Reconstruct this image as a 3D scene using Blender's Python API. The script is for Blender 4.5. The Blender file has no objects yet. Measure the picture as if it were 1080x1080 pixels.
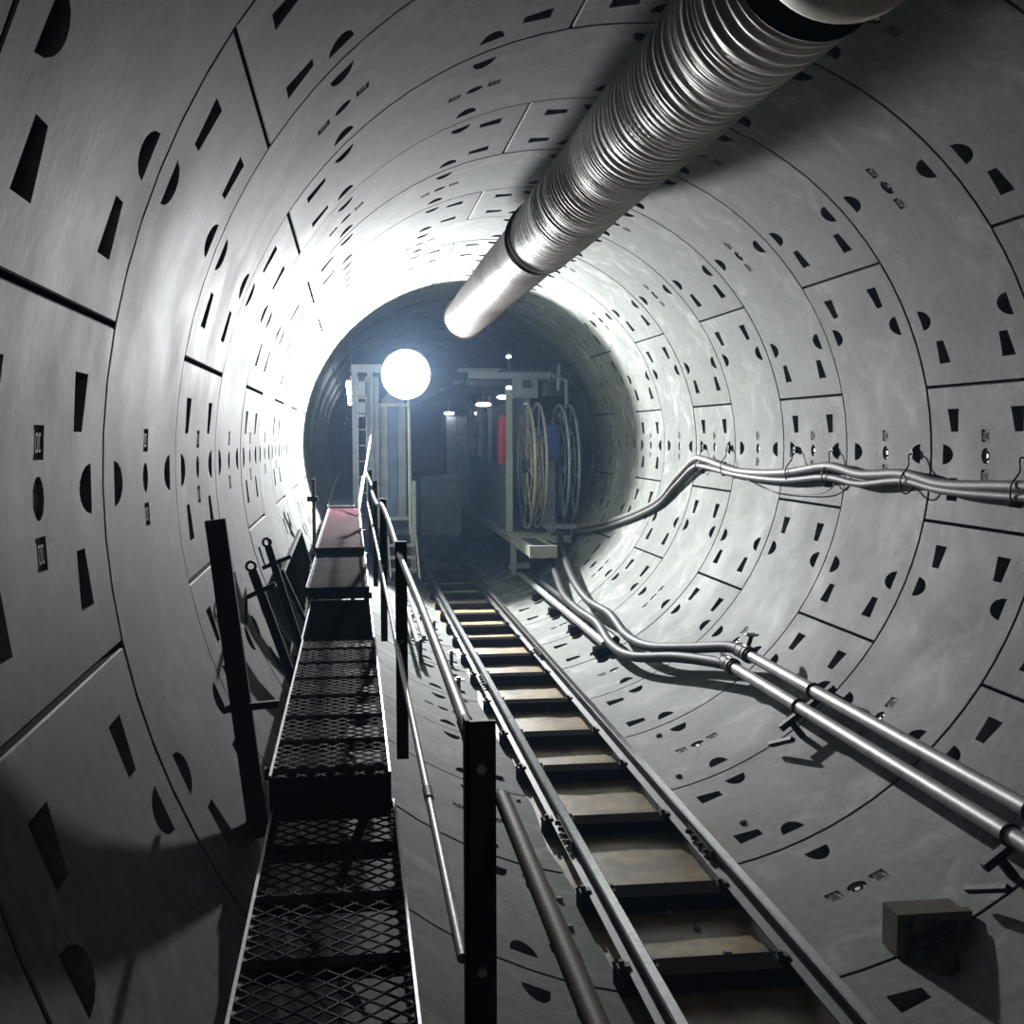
import bpy, math, random
from mathutils import Vector, Matrix
from mathutils.geometry import delaunay_2d_cdt
random.seed(7)
sc = bpy.context.scene
C = sc.collection
# ------------------------------------------------------------------ camera
FPX = 1270.6
cx, cz, yaw, pitch, roll = -1.9154, 0.1671, 0.1315, -0.0639, -0.0032
F = Vector((math.sin(yaw)*math.cos(pitch), math.cos(yaw)*math.cos(pitch), math.sin(pitch)))
Rt = Vector((math.cos(yaw), -math.sin(yaw), 0)); U = Rt.cross(F)
rt = Rt*math.cos(roll) + U*math.sin(roll); up = U*math.cos(roll) - Rt*math.sin(roll)
cam_d = bpy.data.cameras.new('camera'); cam_d.sensor_width = 36; cam_d.sensor_fit = 'HORIZONTAL'
cam_d.lens = 36*FPX/1080; cam_d.clip_start = 0.05; cam_d.clip_end = 200
cam = bpy.data.objects.new('camera', cam_d); C.objects.link(cam)
m = Matrix((rt, up, -F)).transposed().to_4x4(); m.translation = Vector((cx, 0, cz)); cam.matrix_world = m
sc.camera = cam
# ------------------------------------------------------------------ world, exposure
w = bpy.data.worlds.new('world'); sc.world = w; w.use_nodes = True
w.node_tree.nodes['Background'].inputs[0].default_value = (0.02, 0.024, 0.03, 1)
w.node_tree.nodes['Background'].inputs[1].default_value = 0.3
vs = sc.view_settings
vs.view_transform = 'Standard'; vs.look = 'None'; vs.gamma = 1; vs.use_curve_mapping = False; vs.exposure = 0.0
sc.cycles.use_denoising = True
sc.cycles.max_bounces = 8; sc.cycles.diffuse_bounces = 5; sc.cycles.glossy_bounces = 3
sc.cycles.volume_bounces = 0
sc.cycles.sample_clamp_indirect = 4.0
FLOOD = 22500.0       # radiance of the floodlight lens
REAR = 60.0          # radiance of the added fill lamp behind the viewer

# ------------------------------------------------------------------ materials
def nn(nt, t, **kw):
    n = nt.nodes.new(t)
    for k, v in kw.items():
        if k in n.inputs: n.inputs[k].default_value = v
        else: setattr(n, k, v)
    return n
def mat(name, col, rough=0.5, metal=0.0, var=0.25, scale=6.0, bump=0.0, bscale=40.0, spec=0.5, col2=None, thr=None, stretch=None):
    mm = bpy.data.materials.new(name); mm.use_nodes = True; nt = mm.node_tree
    b = nt.nodes['Principled BSDF']
    b.inputs['Roughness'].default_value = rough; b.inputs['Metallic'].default_value = metal
    b.inputs['Specular IOR Level'].default_value = spec
    tc = nn(nt, 'ShaderNodeTexCoord')
    nz = nn(nt, 'ShaderNodeTexNoise', Scale=scale, Detail=6.0, Roughness=0.6)
    nt.links.new(tc.outputs['Object'], nz.inputs['Vector'])
    rp = nn(nt, 'ShaderNodeValToRGB')
    c2 = col2 or tuple(c*(1-var) for c in col)
    rp.color_ramp.elements[0].position = thr[0] if thr else 0.3; rp.color_ramp.elements[0].color = (*c2, 1)
    rp.color_ramp.elements[1].position = thr[1] if thr else 0.7
    rp.color_ramp.elements[1].color = (*(tuple(min(1, c*(1+var*0.5)) for c in col) if not col2 else col), 1)
    nt.links.new(nz.outputs['Fac'], rp.inputs['Fac']); nt.links.new(rp.outputs['Color'], b.inputs['Base Color'])
    if bump:
        n2 = nn(nt, 'ShaderNodeTexNoise', Scale=bscale, Detail=4.0)
        if stretch:
            mp = nn(nt, 'ShaderNodeMapping'); mp.inputs['Scale'].default_value = stretch
            nt.links.new(tc.outputs['Object'], mp.inputs['Vector']); nt.links.new(mp.outputs['Vector'], n2.inputs['Vector'])
        else: nt.links.new(tc.outputs['Object'], n2.inputs['Vector'])
        bp = nn(nt, 'ShaderNodeBump', Strength=bump, Distance=0.01)
        nt.links.new(n2.outputs['Fac'], bp.inputs['Height']); nt.links.new(bp.outputs['Normal'], b.inputs['Normal'])
    return mm
def emis(name, col, s):
    mm = bpy.data.materials.new(name); mm.use_nodes = True; nt = mm.node_tree
    b = nt.nodes['Principled BSDF']; b.inputs['Base Color'].default_value = (0.8, 0.8, 0.8, 1)
    b.inputs['Emission Color'].default_value = (*col, 1); b.inputs['Emission Strength'].default_value = s
    return mm
def concrete():
    mm = bpy.data.materials.new('segment_concrete'); mm.use_nodes = True; nt = mm.node_tree; L = nt.links.new
    b = nt.nodes['Principled BSDF']; b.inputs['Specular IOR Level'].default_value = 0.22
    oi = nn(nt, 'ShaderNodeObjectInfo'); tc = nn(nt, 'ShaderNodeTexCoord'); geo = nn(nt, 'ShaderNodeNewGeometry')
    mp = nn(nt, 'ShaderNodeMapping'); L(geo.outputs['Position'], mp.inputs['Vector'])
    n1 = nn(nt, 'ShaderNodeTexNoise', Scale=1.1, Detail=8.0, Roughness=0.62); L(geo.outputs['Position'], n1.inputs['Vector'])
    r1 = nn(nt, 'ShaderNodeValToRGB'); e = r1.color_ramp.elements
    e[0].position = 0.3; e[0].color = (0.086, 0.093, 0.083, 1); e[1].position = 0.72; e[1].color = (0.176, 0.186, 0.170, 1)
    L(n1.outputs['Fac'], r1.inputs['Fac'])
    # fine mottling
    n2 = nn(nt, 'ShaderNodeTexNoise', Scale=14.0, Detail=7.0, Roughness=0.7); L(geo.outputs['Position'], n2.inputs['Vector'])
    r2 = nn(nt, 'ShaderNodeValToRGB'); e = r2.color_ramp.elements
    e[0].position = 0.32; e[0].color = (0.66, 0.66, 0.66, 1); e[1].position = 0.62; e[1].color = (1.08, 1.08, 1.08, 1)
    L(n2.outputs['Fac'], r2.inputs['Fac'])
    mx = nn(nt, 'ShaderNodeMix', data_type='RGBA', blend_type='MULTIPLY'); mx.inputs[0].default_value = 1
    L(r1.outputs['Color'], mx.inputs[6]); L(r2.outputs['Color'], mx.inputs[7])
    # per-casting tone
    ma = nn(nt, 'ShaderNodeMapRange'); ma.inputs['To Min'].default_value = 0.88; ma.inputs['To Max'].default_value = 1.1
    L(oi.outputs['Random'], ma.inputs['Value'])
    mx2 = nn(nt, 'ShaderNodeMix', data_type='RGBA', blend_type='MULTIPLY'); mx2.inputs[0].default_value = 1
    L(mx.outputs[2], mx2.inputs[6]); L(ma.outputs['Result'], mx2.inputs[7])
    # pale lime bloom, patchy
    n3 = nn(nt, 'ShaderNodeTexNoise', Scale=1.9, Detail=9.0, Roughness=0.72, Distortion=0.6); L(tc.outputs['Object'], n3.inputs['Vector'])
    r3 = nn(nt, 'ShaderNodeValToRGB'); e = r3.color_ramp.elements
    e[0].position = 0.53; e[0].color = (0, 0, 0, 1); e[1].position = 0.70; e[1].color = (0.75, 0.75, 0.75, 1)
    L(n3.outputs['Fac'], r3.inputs['Fac'])
    mx3 = nn(nt, 'ShaderNodeMix', data_type='RGBA'); L(r3.outputs['Color'], mx3.inputs[0]); L(mx2.outputs[2], mx3.inputs[6])
    mx3.inputs[7].default_value = (0.32, 0.33, 0.31, 1)
    # dark drip stains stretched around the ring
    n4 = nn(nt, 'ShaderNodeTexNoise', Scale=1.0, Detail=5.0, Roughness=0.65)
    mp2 = nn(nt, 'ShaderNodeMapping'); mp2.inputs['Scale'].default_value = (1.2, 9.0, 1.2); L(geo.outputs['Position'], mp2.inputs['Vector'])
    L(mp2.outputs['Vector'], n4.inputs['Vector'])
    r4 = nn(nt, 'ShaderNodeValToRGB'); e = r4.color_ramp.elements
    e[0].position = 0.30; e[0].color = (0.55, 0.55, 0.54, 1); e[1].position = 0.46; e[1].color = (1, 1, 1, 1)
    L(n4.outputs['Fac'], r4.inputs['Fac'])
    mx4 = nn(nt, 'ShaderNodeMix', data_type='RGBA', blend_type='MULTIPLY'); mx4.inputs[0].default_value = 0.5
    L(mx3.outputs[2], mx4.inputs[6]); L(r4.outputs['Color'], mx4.inputs[7])
    n6 = nn(nt, 'ShaderNodeTexNoise', Scale=7.0, Detail=10.0, Roughness=0.85); L(geo.outputs['Position'], n6.inputs['Vector'])
    r6 = nn(nt, 'ShaderNodeValToRGB'); e = r6.color_ramp.elements
    e[0].position = 0.60; e[0].color = (0, 0, 0, 1); e[1].position = 0.72; e[1].color = (0.7, 0.7, 0.7, 1)
    L(n6.outputs['Fac'], r6.inputs['Fac'])
    mx6 = nn(nt, 'ShaderNodeMix', data_type='RGBA'); L(r6.outputs['Color'], mx6.inputs[0]); L(mx4.outputs[2], mx6.inputs[6]); mx6.inputs[7].default_value = (0.30, 0.31, 0.29, 1)
    L(mx6.outputs[2], b.inputs['Base Color'])
    rr = nn(nt, 'ShaderNodeMapRange'); rr.inputs['To Min'].default_value = 0.48; rr.inputs['To Max'].default_value = 0.85
    L(n1.outputs['Fac'], rr.inputs['Value']); L(rr.outputs['Result'], b.inputs['Roughness'])
    bp = nn(nt, 'ShaderNodeBump', Strength=0.08, Distance=0.01)
    n5 = nn(nt, 'ShaderNodeTexNoise', Scale=30.0, Detail=6.0, Roughness=0.65); L(geo.outputs['Position'], n5.inputs['Vector'])
    L(n5.outputs['Fac'], bp.inputs['Height']); L(bp.outputs['Normal'], b.inputs['Normal'])
    return mm
M = {
 'concrete': concrete(),
 'backing': mat('backing_rubber', (0.012, 0.012, 0.013), 0.9, spec=0.1),
 'black': mat('black_painted_steel', (0.018, 0.019, 0.022), 0.6, 0.0, bump=0.15, spec=0.3),
 'black_dull': mat('dull_black_steel', (0.015, 0.015, 0.017), 1.0, 0.0, bump=0.2, spec=0.0),
 'deck_mesh': mat('grimy_mesh_steel', (0.02, 0.02, 0.022), 0.75, 0.0, var=0.4, bump=0.1, spec=0.10),
 'galv': mat('galvanised_pipe', (0.34, 0.345, 0.335), 0.46, 0.45, var=0.3, scale=9, bump=0.08),
 'rail': mat('rail_steel', (0.04, 0.037, 0.035), 0.6, 0.0, var=0.5, scale=12, bump=0.2, spec=0.25),
 'railtop': mat('polished_rail_head', (0.55, 0.55, 0.56), 0.22, 1.0, var=0.3, scale=15),
 'sleeper': mat('grimy_sleeper_steel', (0.018, 0.017, 0.016), 0.9, 0.0, bump=0.3, spec=0.0),
 'mud': mat('wet_brown_mud', (0.38, 0.275, 0.14), 0.42, 0.0, scale=3.5, bump=0.5, bscale=9, col2=(0.15, 0.10, 0.05), thr=(0.35, 0.62)),
 'duct': mat('duct_fabric', (0.52, 0.45, 0.44), 0.55, 0.15, var=0.22, scale=5, bump=0.9, bscale=1.6, stretch=(1.5, 16.0, 1.5)),
 'duct_in': mat('duct_lining', (0.62, 0.50, 0.42), 0.6),
 'cable': mat('grey_cable_sheath', (0.085, 0.082, 0.076), 0.6, 0.0, var=0.3, bump=0.2),
 'hose': mat('black_rubber_hose', (0.016, 0.016, 0.018), 0.6, 0.0, bump=0.15, spec=0.25),
 'deck_red': mat('red_oxide_deck', (0.15, 0.062, 0.078), 0.8, var=0.25, scale=20, bump=0.3, spec=0.1),
 'deck_grey': mat('worn_deck_mesh', (0.07, 0.07, 0.078), 0.85, 0.0, bump=0.3, spec=0.1),
 'edge': mat('pale_angle_edge', (0.42, 0.41, 0.43), 0.42, 0.5, var=0.4, scale=14),
 'brown': mat('rust_and_shade_brown', (0.17, 0.14, 0.11), 0.6, 0.2, var=0.4),
 'gantry': mat('gantry_grey_paint', (0.20, 0.22, 0.24), 0.5, 0.1),
 'gantry_pale': mat('gantry_cream_paint', (0.30, 0.31, 0.26), 0.5, 0.1),
 'gantry_blue': mat('blue_grey_panel', (0.09, 0.13, 0.20), 0.4, 0.1),
 'gantry_dark': mat('dark_machinery', (0.03, 0.036, 0.05), 0.55, 0.2),
 'blue': mat('blue_motor_paint', (0.03, 0.06, 0.22), 0.5),
 'white': mat('pale_cabinet', (0.55, 0.57, 0.58), 0.45),
 'dish': mat('glare_dish', (0.22, 0.22, 0.22), 0.6),
 'glass': mat('dark_glass', (0.05, 0.07, 0.09), 0.12),
 'red': mat('red_tank_paint', (0.62, 0.02, 0.05), 0.3),
 'reel': mat('reel_yellowed_paint', (0.33, 0.32, 0.25), 0.5, 0.1),
 'yellow_hose': mat('coiled_yellow_hose', (0.27, 0.24, 0.15), 0.55),
 'cloth': mat('dark_blue_workwear', (0.03, 0.045, 0.09), 0.85),
 'skin': mat('skin', (0.42, 0.26, 0.19), 0.55),
 'helmet': mat('dark_helmet', (0.05, 0.055, 0.07), 0.35),
 'box': mat('grimy_box', (0.15, 0.135, 0.10), 0.9, bump=0.3, spec=0.15),
 'stone': mat('rubble', (0.33, 0.32, 0.29), 0.7, bump=0.4),
}
M['lens'] = emis('floodlight_lens', (0.96, 0.99, 1.0), FLOOD)
M['tube'] = emis('lamp_tube', (0.85, 0.93, 1.0), 14.0)
M['rearfill'] = emis('fill_lamp_lens', (0.97, 1.0, 0.94), REAR)

# ------------------------------------------------------------------ helpers
ORG = {}
def tag(o, label=None, cat=None, group=None, kind=None):
    if label: o['label'] = label
    if cat: o['category'] = cat
    if group: o['group'] = group
    if kind: o['kind'] = kind
    return o
def thing(name, label, cat, loc, group=None):
    o = bpy.data.objects.new(name, None); C.objects.link(o); o.location = loc; o.empty_display_size = 0.1
    ORG[o] = Vector(loc); return tag(o, label, cat, group)
class MB:
    def __init__(s): s.v = []; s.f = []; s.sm = []; s.mi = []
    def add(s, v, f, smooth=False, mi=0):
        n = len(s.v); s.v += [Vector(p) for p in v]
        for q in f: s.f.append([i+n for i in q]); s.sm.append(smooth); s.mi.append(mi)
        return s
    def box(s, a, b, mi=0):
        x0, y0, z0 = (min(a[i], b[i]) for i in range(3)); x1, y1, z1 = (max(a[i], b[i]) for i in range(3))
        return s.add([(x0,y0,z0),(x1,y0,z0),(x1,y1,z0),(x0,y1,z0),(x0,y0,z1),(x1,y0,z1),(x1,y1,z1),(x0,y1,z1)],
              [(3,2,1,0),(4,5,6,7),(0,1,5,4),(1,2,6,5),(2,3,7,6),(3,0,4,7)], mi=mi)
    def bar(s, a, b, wx, wy, ref=(0,1,0), mi=0):
        a = Vector(a); b = Vector(b); d = (b-a).normalized(); r = Vector(ref)
        if abs(d.dot(r)) > 0.95: r = Vector((1,0,0))
        x = d.cross(r).normalized(); y = x.cross(d).normalized()
        vs_ = []
        for p in (a, b):
            for (i, j) in ((-1,-1),(1,-1),(1,1),(-1,1)): vs_.append(p + x*i*wx/2 + y*j*wy/2)
        return s.add(vs_, [(3,2,1,0),(4,5,6,7),(0,1,5,4),(1,2,6,5),(2,3,7,6),(3,0,4,7)], mi=mi)
    def tube(s, pts, r, n=10, cap=True, closed=False, mi=0):
        pts = [Vector(p) for p in pts]; N = len(pts); rs = r if isinstance(r, (list, tuple)) else [r]*N
        v = []; prev = None
        for i, p in enumerate(pts):
            if closed: d = pts[(i+1) % N]-pts[i-1]
            else: d = pts[min(i+1, N-1)]-pts[max(i-1, 0)]
            d.normalize()
            if prev is None:
                ref = Vector((0,0,1)) if abs(d.z) < 0.9 else Vector((1,0,0)); x = d.cross(ref).normalized()
            else:
                x = (prev - d*prev.dot(d)).normalized()
            y = d.cross(x); prev = x
            for k in range(n):
                a = 2*math.pi*k/n; v.append(p + (x*math.cos(a)+y*math.sin(a))*rs[i])
        f = []
        for i in range(N if closed else N-1):
            j = (i+1) % N
            for k in range(n): f.append((i*n+k, i*n+(k+1) % n, j*n+(k+1) % n, j*n+k))
        s.add(v, f, True, mi)
        if cap and not closed:
            s.add(v[:n], [tuple(range(n))[::-1]], False, mi); s.add(v[-n:], [tuple(range(n))], False, mi)
        return s
    def cyl(s, a, b, r, n=16, r2=None, mi=0): return s.tube([a, b], [r, r if r2 is None else r2], n, mi=mi)
    def build(s, name, m_, parent=None, origin=None):
        o0 = ORG.get(parent, Vector((0,0,0))) if parent else Vector(origin or (0,0,0))
        me = bpy.data.meshes.new(name); me.from_pydata([tuple(p-o0) for p in s.v], [], s.f)
        me.polygons.foreach_set('use_smooth', s.sm); me.polygons.foreach_set('material_index', s.mi)
        for q in (m_ if isinstance(m_, (list, tuple)) else [m_]): me.materials.append(M[q])
        me.update()
        o = bpy.data.objects.new(name, me); C.objects.link(o)
        if parent: o.parent = parent
        else: o.location = o0
        ORG[o] = o0
        return o
def copy_obj(o, parent=None, loc=None):
    c = o.copy(); C.objects.link(c)
    if parent: c.parent = parent
    if loc is not None: c.location = loc
    return c
def smooth_path(pts, n=8):
    P_ = [Vector(p) for p in pts]; out = []
    for i in range(len(P_)-1):
        p0 = P_[max(i-1,0)]; p1 = P_[i]; p2 = P_[i+1]; p3 = P_[min(i+2, len(P_)-1)]
        for k in range(n):
            t = k/n
            out.append(0.5*((2*p1)+(p2-p0)*t+(2*p0-5*p1+4*p2-p3)*t*t+(3*p1-p0-3*p2+p3)*t**3))
    out.append(P_[-1]); return out

ORD = ['nearest', 'second', 'third', 'fourth', 'fifth', 'sixth', 'seventh', 'eighth', 'ninth', 'tenth', 'eleventh', 'twelfth', 'thirteenth', 'fourteenth', 'fifteenth']
# ------------------------------------------------------------------ tunnel lining
R = 2.75; W = 1.6893; Y0 = 4.1997; RING0, RING1 = -6, 27
b = MB(); n = 96; YA = Y0+RING0*W; YB = Y0+(RING1+1)*W
v = []
for y in (YA, YB):
    for k in range(n): a = 2*math.pi*k/n; v.append(((R+0.16)*math.cos(a), y, (R+0.16)*math.sin(a)))
f = [(k, k+n, (k+1) % n+n, (k+1) % n) for k in range(n)]
b.add(v, f, True); b.add(v[n:], [tuple(range(n))])
lining = tag(b.build('wall_tunnel', 'backing'), kind='structure', label='round tunnel wall of grey bolted concrete segments')

def seg_mesh(name, A):
    """inner face with cut pockets, pocket walls and floors, chamfered joints"""
    A = math.radians(A); S = A*R; g = 0.010; ch = 0.005; e = g+ch
    loops = []       # (outline points (s,v), depth, floor shrink)
    def moon(s, v0, sgn):
        pts = [(s-0.082, v0), (s+0.082, v0)]
        for k in range(1, 8):
            t = math.pi*k/8
            pts.append((s+0.082*math.cos(t)*(1-0.12*math.sin(t)), v0+sgn*0.165*math.sin(t)**0.85))
        return pts
    def trap(s, d, v0):          # d: direction away from the longitudinal joint
        return [(s-d*0.085, v0-0.088), (s-d*0.085, v0+0.088), (s+d*0.095, v0+0.055), (s+d*0.095, v0-0.055)]
    k = math.radians(11.25)
    while k < A-0.01:
        loops.append((moon(k*R, 0.19, 1), 0.115, (0, 0.02))); loops.append((moon(k*R, W-0.19, -1), 0.115, (0, -0.02)))
        k += math.radians(22.5)
    for v0 in (0.385, W-0.385):
        loops.append((trap(0.265, 1, v0), 0.12, (0, 0))); loops.append((trap(S-0.265, -1, v0), 0.12, (0, 0)))
    c = S/2
    loops.append(([(c+0.06*math.cos(t), W/2+0.06*math.sin(t)) for t in [2*math.pi*i/16 for i in range(16)]], 0.055, (0, 0)))
    for d in (-0.15, 0.15):
        loops.append(([(c+d+x, W/2+y) for x, y in ((-.047,-.055),(.047,-.055),(.047,.055),(-.047,.055))], 0.010, (0, 0)))
    nT = max(4, round(A/math.radians(3.75))); nV = 8
    ss = [e+(S-2*e)*i/nT for i in range(nT+1)]; vv = [e+(W-2*e)*i/nV for i in range(nV+1)]
    bd = [(s, e) for s in ss] + [(S-e, q) for q in vv[1:]] + [(s, W-e) for s in ss[-2::-1]] + [(e, q) for q in vv[-2:0:-1]]
    pts = [Vector(p) for p in bd]; edges = [(i, (i+1) % len(bd)) for i in range(len(bd))]
    def dens(lp):            # split long pocket edges so that they follow the curve
        return lp
    for lp, dp, sh in loops:
        n0 = len(pts); pts += [Vector(p) for p in lp]; edges += [(n0+i, n0+(i+1) % len(lp)) for i in range(len(lp))]
    def inside(p, lp):
        r_ = False; j = len(lp)-1
        for i in range(len(lp)):
            if (lp[i][1] > p[1]) != (lp[j][1] > p[1]) and p[0] < (lp[j][0]-lp[i][0])*(p[1]-lp[i][1])/(lp[j][1]-lp[i][1])+lp[i][0]: r_ = not r_
            j = i
        return r_
    for s in ss[1:-1]:
        for q in vv[1:-1]:
            if not any(inside((s, q), lp[0]) or min(math.hypot(s-a, q-b_) for a, b_ in lp[0]) < 0.02 for lp in loops): pts.append(Vector((s, q)))
    ov, oe, of, *_ = delaunay_2d_cdt(pts, edges, [], 0, 1e-6)
    def P3(s, q, r): t = s/R; return Vector((r*math.cos(t), q, r*math.sin(t)))
    mb = MB(); tris = []
    for t in of:
        c_ = sum((ov[i] for i in t), Vector((0, 0)))/3
        if any(inside(c_, lp[0]) for lp in loops): continue
        a, b2, c2 = (ov[i] for i in t)
        area = (b2-a).cross(c2-a)
        tris.append(tuple(t) if area > 0 else tuple(t)[::-1])
    # (s,v) right-handed maps to outward normal (-): keep faces pointing to the axis
    mb.add([P3(p.x, p.y, R) for p in ov], tris, True)
    for lp, dp, sh in loops:
        top = [P3(a, q, R) for a, q in lp]; mx_ = sum(p[0] for p in lp)/len(lp); my_ = sum(p[1] for p in lp)/len(lp)
        bot = [P3(mx_+(a-mx_)*0.9, my_+(q-my_)*0.9, R+dp) for a, q in lp]; L_ = len(lp)
        mb.add(top+bot, [(i, (i+1) % L_, (i+1) % L_+L_, i+L_) for i in range(L_)]); mb.add(bot, [tuple(range(L_))])
    # raised strokes in the two number tablets
    for d in (-0.15, 0.15):
        def stroke(a0, a1, q0, q1):
            v8 = [P3(c+d+a, W/2+q, r_) for r_ in (R+0.002, R+0.011) for a, q in ((a0,q0),(a1,q0),(a1,q1),(a0,q1))]
            mb.add(v8, [(0,1,2,3),(0,4,5,1),(1,5,6,2),(2,6,7,3),(3,7,4,0)])
        stroke(-.034, .034, -.045, -.037)
        for q0 in (-.022, .012):
            stroke(-.026, .026, q0, q0+.006); stroke(-.026, .026, q0+.020, q0+.026); stroke(-.026, -.019, q0, q0+.026); stroke(.019, .026, q0, q0+.026)
    # chamfer and joint faces
    def bo(p, o):
        s, q = p
        s2 = s + (o if s > S-e-1e-6 else -o if s < e+1e-6 else 0); q2 = q + (o if q > W-e-1e-6 else -o if q < e+1e-6 else 0)
        return s2, q2
    L_ = len(bd); top = [P3(*p, R) for p in bd]; mid = [P3(*bo(p, ch), R+ch) for p in bd]; low = [P3(*bo(p, ch), R+0.15) for p in bd]
    quad = [(i, i+L_, (i+1) % L_+L_, (i+1) % L_) for i in range(L_)]
    mb.add(top+mid, quad); mb.add(mid+low, quad, mi=1)
    me = bpy.data.meshes.new(name); me.from_pydata([tuple(p) for p in mb.v], [], mb.f)
    me.polygons.foreach_set('use_smooth', mb.sm); me.polygons.foreach_set('material_index', mb.mi); me.materials.append(M['concrete']); me.materials.append(M['backing']); me.update()
    return me
STD = seg_mesh('lining_segment', 67.5); KEY = seg_mesh('key_segment', 22.5)
# grouting plug: a ring and a hexagonal nut seated in the middle hole
pm = MB(); ax = math.radians(0)
def plug_mesh(A):
    t = math.radians(A/2); o = Vector((math.cos(t), 0, math.sin(t))); c = o*(R+0.022)+Vector((0, W/2, 0))
    q = MB(); sx = Vector((0,1,0)); sy = o.cross(sx)
    ring = [c+(sx*math.cos(a)+sy*math.sin(a))*0.045 for a in [2*math.pi*k/16 for k in range(16)]]
    q.tube(ring, 0.010, 6, closed=True); q.cyl(c+o*0.02, c-o*0.008, 0.020, 6)
    me = bpy.data.meshes.new('grout_plug'); me.from_pydata([tuple(p) for p in q.v], [], q.f); me.materials.append(M['galv']); return me
PS, PK = plug_mesh(67.5), plug_mesh(22.5)
for rg in range(RING0, RING1+1):
    base = 11.25 if rg % 2 == 0 else 11.25+180
    st = [(base+67.5*i, STD, PS) for i in range(5)] + [(base-22.5, KEY, PK)]
    for a, me, pl in st:
        o = bpy.data.objects.new(me.name, me); C.objects.link(o); o.parent = lining
        off = random.uniform(-0.002, 0.002); t = math.radians(a+33)
        o.location = (off*math.cos(t), Y0+rg*W, off*math.sin(t)); o.rotation_euler = (0, -math.radians(a), 0)
        if -2 <= rg <= 7:
            p = bpy.data.objects.new('grout_plug', pl); C.objects.link(p); p.parent = o

# ------------------------------------------------------------------ mud in the invert
mb = MB(); ys = [YA+0.25*i for i in range(int((44-YA)/0.25))]; nx = 12; v = []; f = []
for y in ys:
    zl = -2.688+0.006*math.sin(y*1.7)+0.004*math.sin(y*4.1); hw = math.sqrt((R+0.01)**2-zl**2)
    for k in range(nx+1):
        x = -hw+2*hw*k/nx
        v.append((x, y, zl+0.010*math.sin(x*9+y*5)*math.sin(y*3.3+x*4)*(1-abs(x)/hw)))
for i in range(len(ys)-1):
    for k in range(nx): q = i*(nx+1)+k; f.append((q, q+1, q+nx+2, q+nx+1))
mb.add(v, f, True)
tag(mb.build('mud', 'mud'), 'wet brown mud lying between the rails in the tunnel invert', 'mud', kind='stuff')

# ------------------------------------------------------------------ track
XL, XR = -0.487, 0.363; ZT = -2.45
prof = [(-.06,0),(.06,0),(.06,.012),(.011,.026),(.010,.092),(.032,.102),(.032,.124),(.024,.132),(-.024,.132),(-.032,.124),(-.032,.102),(-.010,.092),(-.011,.026),(-.06,.012)]
def rail(x, label, joint):
    rt_ = thing('rail', label, 'rail', (x, 0, ZT-.132), 'rails of the narrow track')
    y0, y1 = YA+0.1, 43.5; N = len(prof)
    m_ = MB(); v = [(x+a, y, ZT-.132+h) for y in (y0, y1) for a, h in prof]
    fs = [(i, i+N, (i+1) % N+N, (i+1) % N) for i in range(N)]
    for i, q in enumerate(fs): m_.add([v[k] for k in q], [(0,1,2,3)], mi=1 if i == 7 else 0)
    m_.build('rail_bar', ['rail', 'railtop'], rt_)
    for jy in joint:
        for s in (-1, 1):
            p = MB(); p.box((x+s*.013, jy-.28, ZT-.10), (x+s*.034, jy+.28, ZT-.045)); o = p.build('fishplate', 'rail', rt_)
            for k in (-.2, -.07, .07, .2):
                q = MB(); q.cyl((x+s*.034, jy+k, ZT-.072), (x+s*.062, jy+k, ZT-.072), .017, 6); q.build('bolt', 'black', o)
    return rt_
rail(XL, 'left steel rail running beside the handrail posts', (7.9, 13.0)); rail(XR, 'right steel rail on the side of the steel pipes', (7.6, 14.6))
SY = [-4.0, -2.7, -1.4, -.1, 1.2, 2.4, 3.6, 4.8, 5.92, 6.96, 8.33, 9.68, 10.83, 12.2, 13.6, 14.83, 16.1, 17.2, 18.4, 19.6, 20.8, 22, 23.2, 24.4]
slp = None
for i, y in enumerate(SY):
    lab = 'dark steel sleeper across the track, %s from the bottom of the view' % ORD[i-7] if 7 <= i < 22 else 'dark steel sleeper of the track lying out of sight'
    t = thing('sleeper', lab, 'sleeper', (-.06, y, -2.70), 'sleepers under the track')
    if slp is None:
        q = MB(); q.box((-.60, y-.075, -2.70), (.475, y+.075, -2.585)); q.box((-.60, y-.10, -2.598), (.475, y+.10, -2.583))
        slp = [q.build('beam', 'sleeper', t)]
        for x in (XL, XR):
            for s in (-1, 1):
                q = MB(); q.box((x+s*.045, y-.03, -2.583), (x+s*.105, y+.03, -2.565)); q.box((x+s*.04, y-.03, -2.57), (x+s*.07, y+.03, -2.555))
                q.cyl((x+s*.085, y, -2.57), (x+s*.085, y, -2.535), .016, 6); slp.append(q.build('rail_clip', 'black', t))
    else:
        for o in slp: copy_obj(o, t)

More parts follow.
